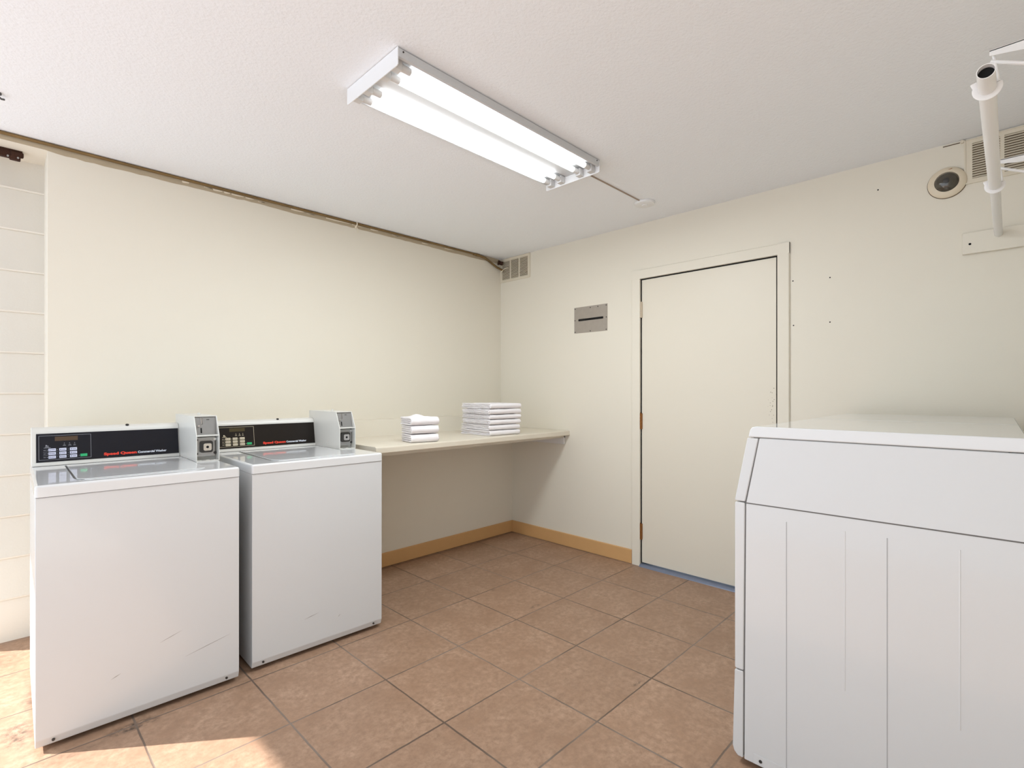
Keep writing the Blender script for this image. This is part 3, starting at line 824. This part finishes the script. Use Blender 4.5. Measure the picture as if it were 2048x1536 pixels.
washer((.0985, 2.356, 0), R(-1.1), 'nearest white coin operated washer with a navy black control panel', M['navy'], M['lilac'], M['display'], M['grey_ink'],
       [(.355, .262, .43, .287, .0008), (.44, .178, .60, .215, .0008), (.205, .178, .235, .190, .001)])
washer((.793, 2.368, 0), R(-1.3), 'farther white coin operated washer beside the counter, brown black control panel', M['brownblack'], M['beige'], M['display2'], M['beige'],
       [(.23, .165, .30, .178, .001), (.395, .128, .408, .138, .0012)])

# ------------------------------------------------------------------ dryers
def dryer(x0, x1, label):
    t = thing('tumble_dryer', label, 'dryer', (x0, (x0-1.747)*.014, 0), R(.8), 'white dryers along the right side')
    YR0 = -.032
    W = x1-x0
    bm = BM()
    add_prism(bm, [(YR0, .02), (.630, .02), (.628, .309), (.624, .8665), (.582, 1.0835), (YR0, 1.0835)], 'x', .0, W, bev=.003, seg=2)
    body = obj('cabinet', bm, M['enamel'], t, ang=30)
    # upper side panel stands 1 mm proud, seam between
    for xx in ((-.0012, .0005), (W-.0005, W+.0012)):
        bm = BM(); add_prism(bm, [(YR0+.002, .8695), (.6215, .8695), (.5815, 1.081), (YR0+.002, 1.081)], 'x', *xx)
        obj('side_panel', bm, M['enamel'], t)
    bm = BM()
    for xx in ((-.0006, .001), (W-.001, W+.0006)):
        add_box(bm, xx[0], xx[1], YR0+.001, .624, .8655, .8695)
    add_box(bm, .002, W-.002, .004, .60, 1.081, 1.0855)
    obj('seam_gap', bm, M['seam'], t)
    # top
    bm = BM(); add_prism(bm, [(YR0, 1.085), (.617, 1.085), (.612, 1.108), (.606, 1.117), (.594, 1.1205), (YR0+.004, 1.1205), (YR0, 1.117)], 'x', -.001, W+.001, bev=.004, seg=3)
    obj('top_panel', bm, M['enamel_top'], t, ang=50)
    # front pieces
    bm = BM(); add_prism(bm, [(.5845, 1.0825), (.6265, .8705), (.659, .8705), (.6595, .876), (.620, 1.0825)], 'x', -.001, W+.001, bev=.004, seg=3); obj('control_fascia', bm, M['enamel'], t, ang=50)
    bm = BM(); add_prism(bm, [(.627, .8675), (.632, .3115), (.6585, .3115), (.660, .316), (.660, .862), (.658, .8675)], 'x', -.001, W+.001, bev=.004, seg=3); dr = obj('door_panel', bm, M['enamel'], t, ang=50)
    bm = BM(); add_box(bm, .16, W-.16, .659, .668, .42, .78, bev=.006, seg=3); obj('door_window_frame', bm, M['enamel'], dr)
    bm = BM(); add_prism(bm, [(.632, .308), (.633, .022), (.650, .022), (.662, .034), (.667, .050), (.6605, .304), (.658, .308)], 'x', -.001, W+.001, bev=.003, seg=2); obj('kick_panel', bm, M['enamel'], t, ang=50)
    bm = BM(); add_prism(bm, [(.622, .86), (.627, .31), (.632, .03), (.636, .03), (.632, .31), (.629, .86)], 'x', .003, W-.003); add_prism(bm, [(.5815, 1.08), (.6235, .868), (.6285, .868), (.5865, 1.08)], 'x', .002, W-.002)
    obj('front_seam', bm, M['seam'], t)
    # embossed ribs on the side
    for (y, dark) in ((.502, 1), (.347, 0), (.246, 1), (.094, 0)):
        bm = BM()
        if dark: add_prism(bm, [(-.0002, y-.0012), (-.0008, y-.0006), (-.0008, y+.0006), (-.0002, y+.0012)], 'z', .03, .826)
        else: add_prism(bm, [(-.0002, y-.0022), (-.0011, y-.0006), (-.0011, y+.0006), (-.0002, y+.0022)], 'z', .36, .826)
        obj('side_rib', bm, M['ribline'] if dark else M['enamel'], t, ang=80)
    # access plate low on the side, with screw
    bm = BM(); add_box(bm, -.0016, .0, .30, .600, .022, .054, bev=.0012, seg=2); ap = obj('access_plate', bm, M['enamel'], t)
    bm = BM(); add_cyl(bm, (-.0022, .578, .038), (1, 0, 0), .005, .003, 14); obj('screw', bm, M['darkring'], ap)
    for fx in (.05, W-.05):
        for fy in (.06, .58):
            bm = BM(); add_cyl(bm, (fx, fy, .012), (0, 0, 1), .02, .024, 16); obj('foot', bm, M['black'], t)
    return t
dryer(1.747, 2.444, 'nearer white dryer whose ribbed side fills the right foreground')
dryer(2.4485, 3.147, 'farther white dryer behind the nearer one, only its top showing')
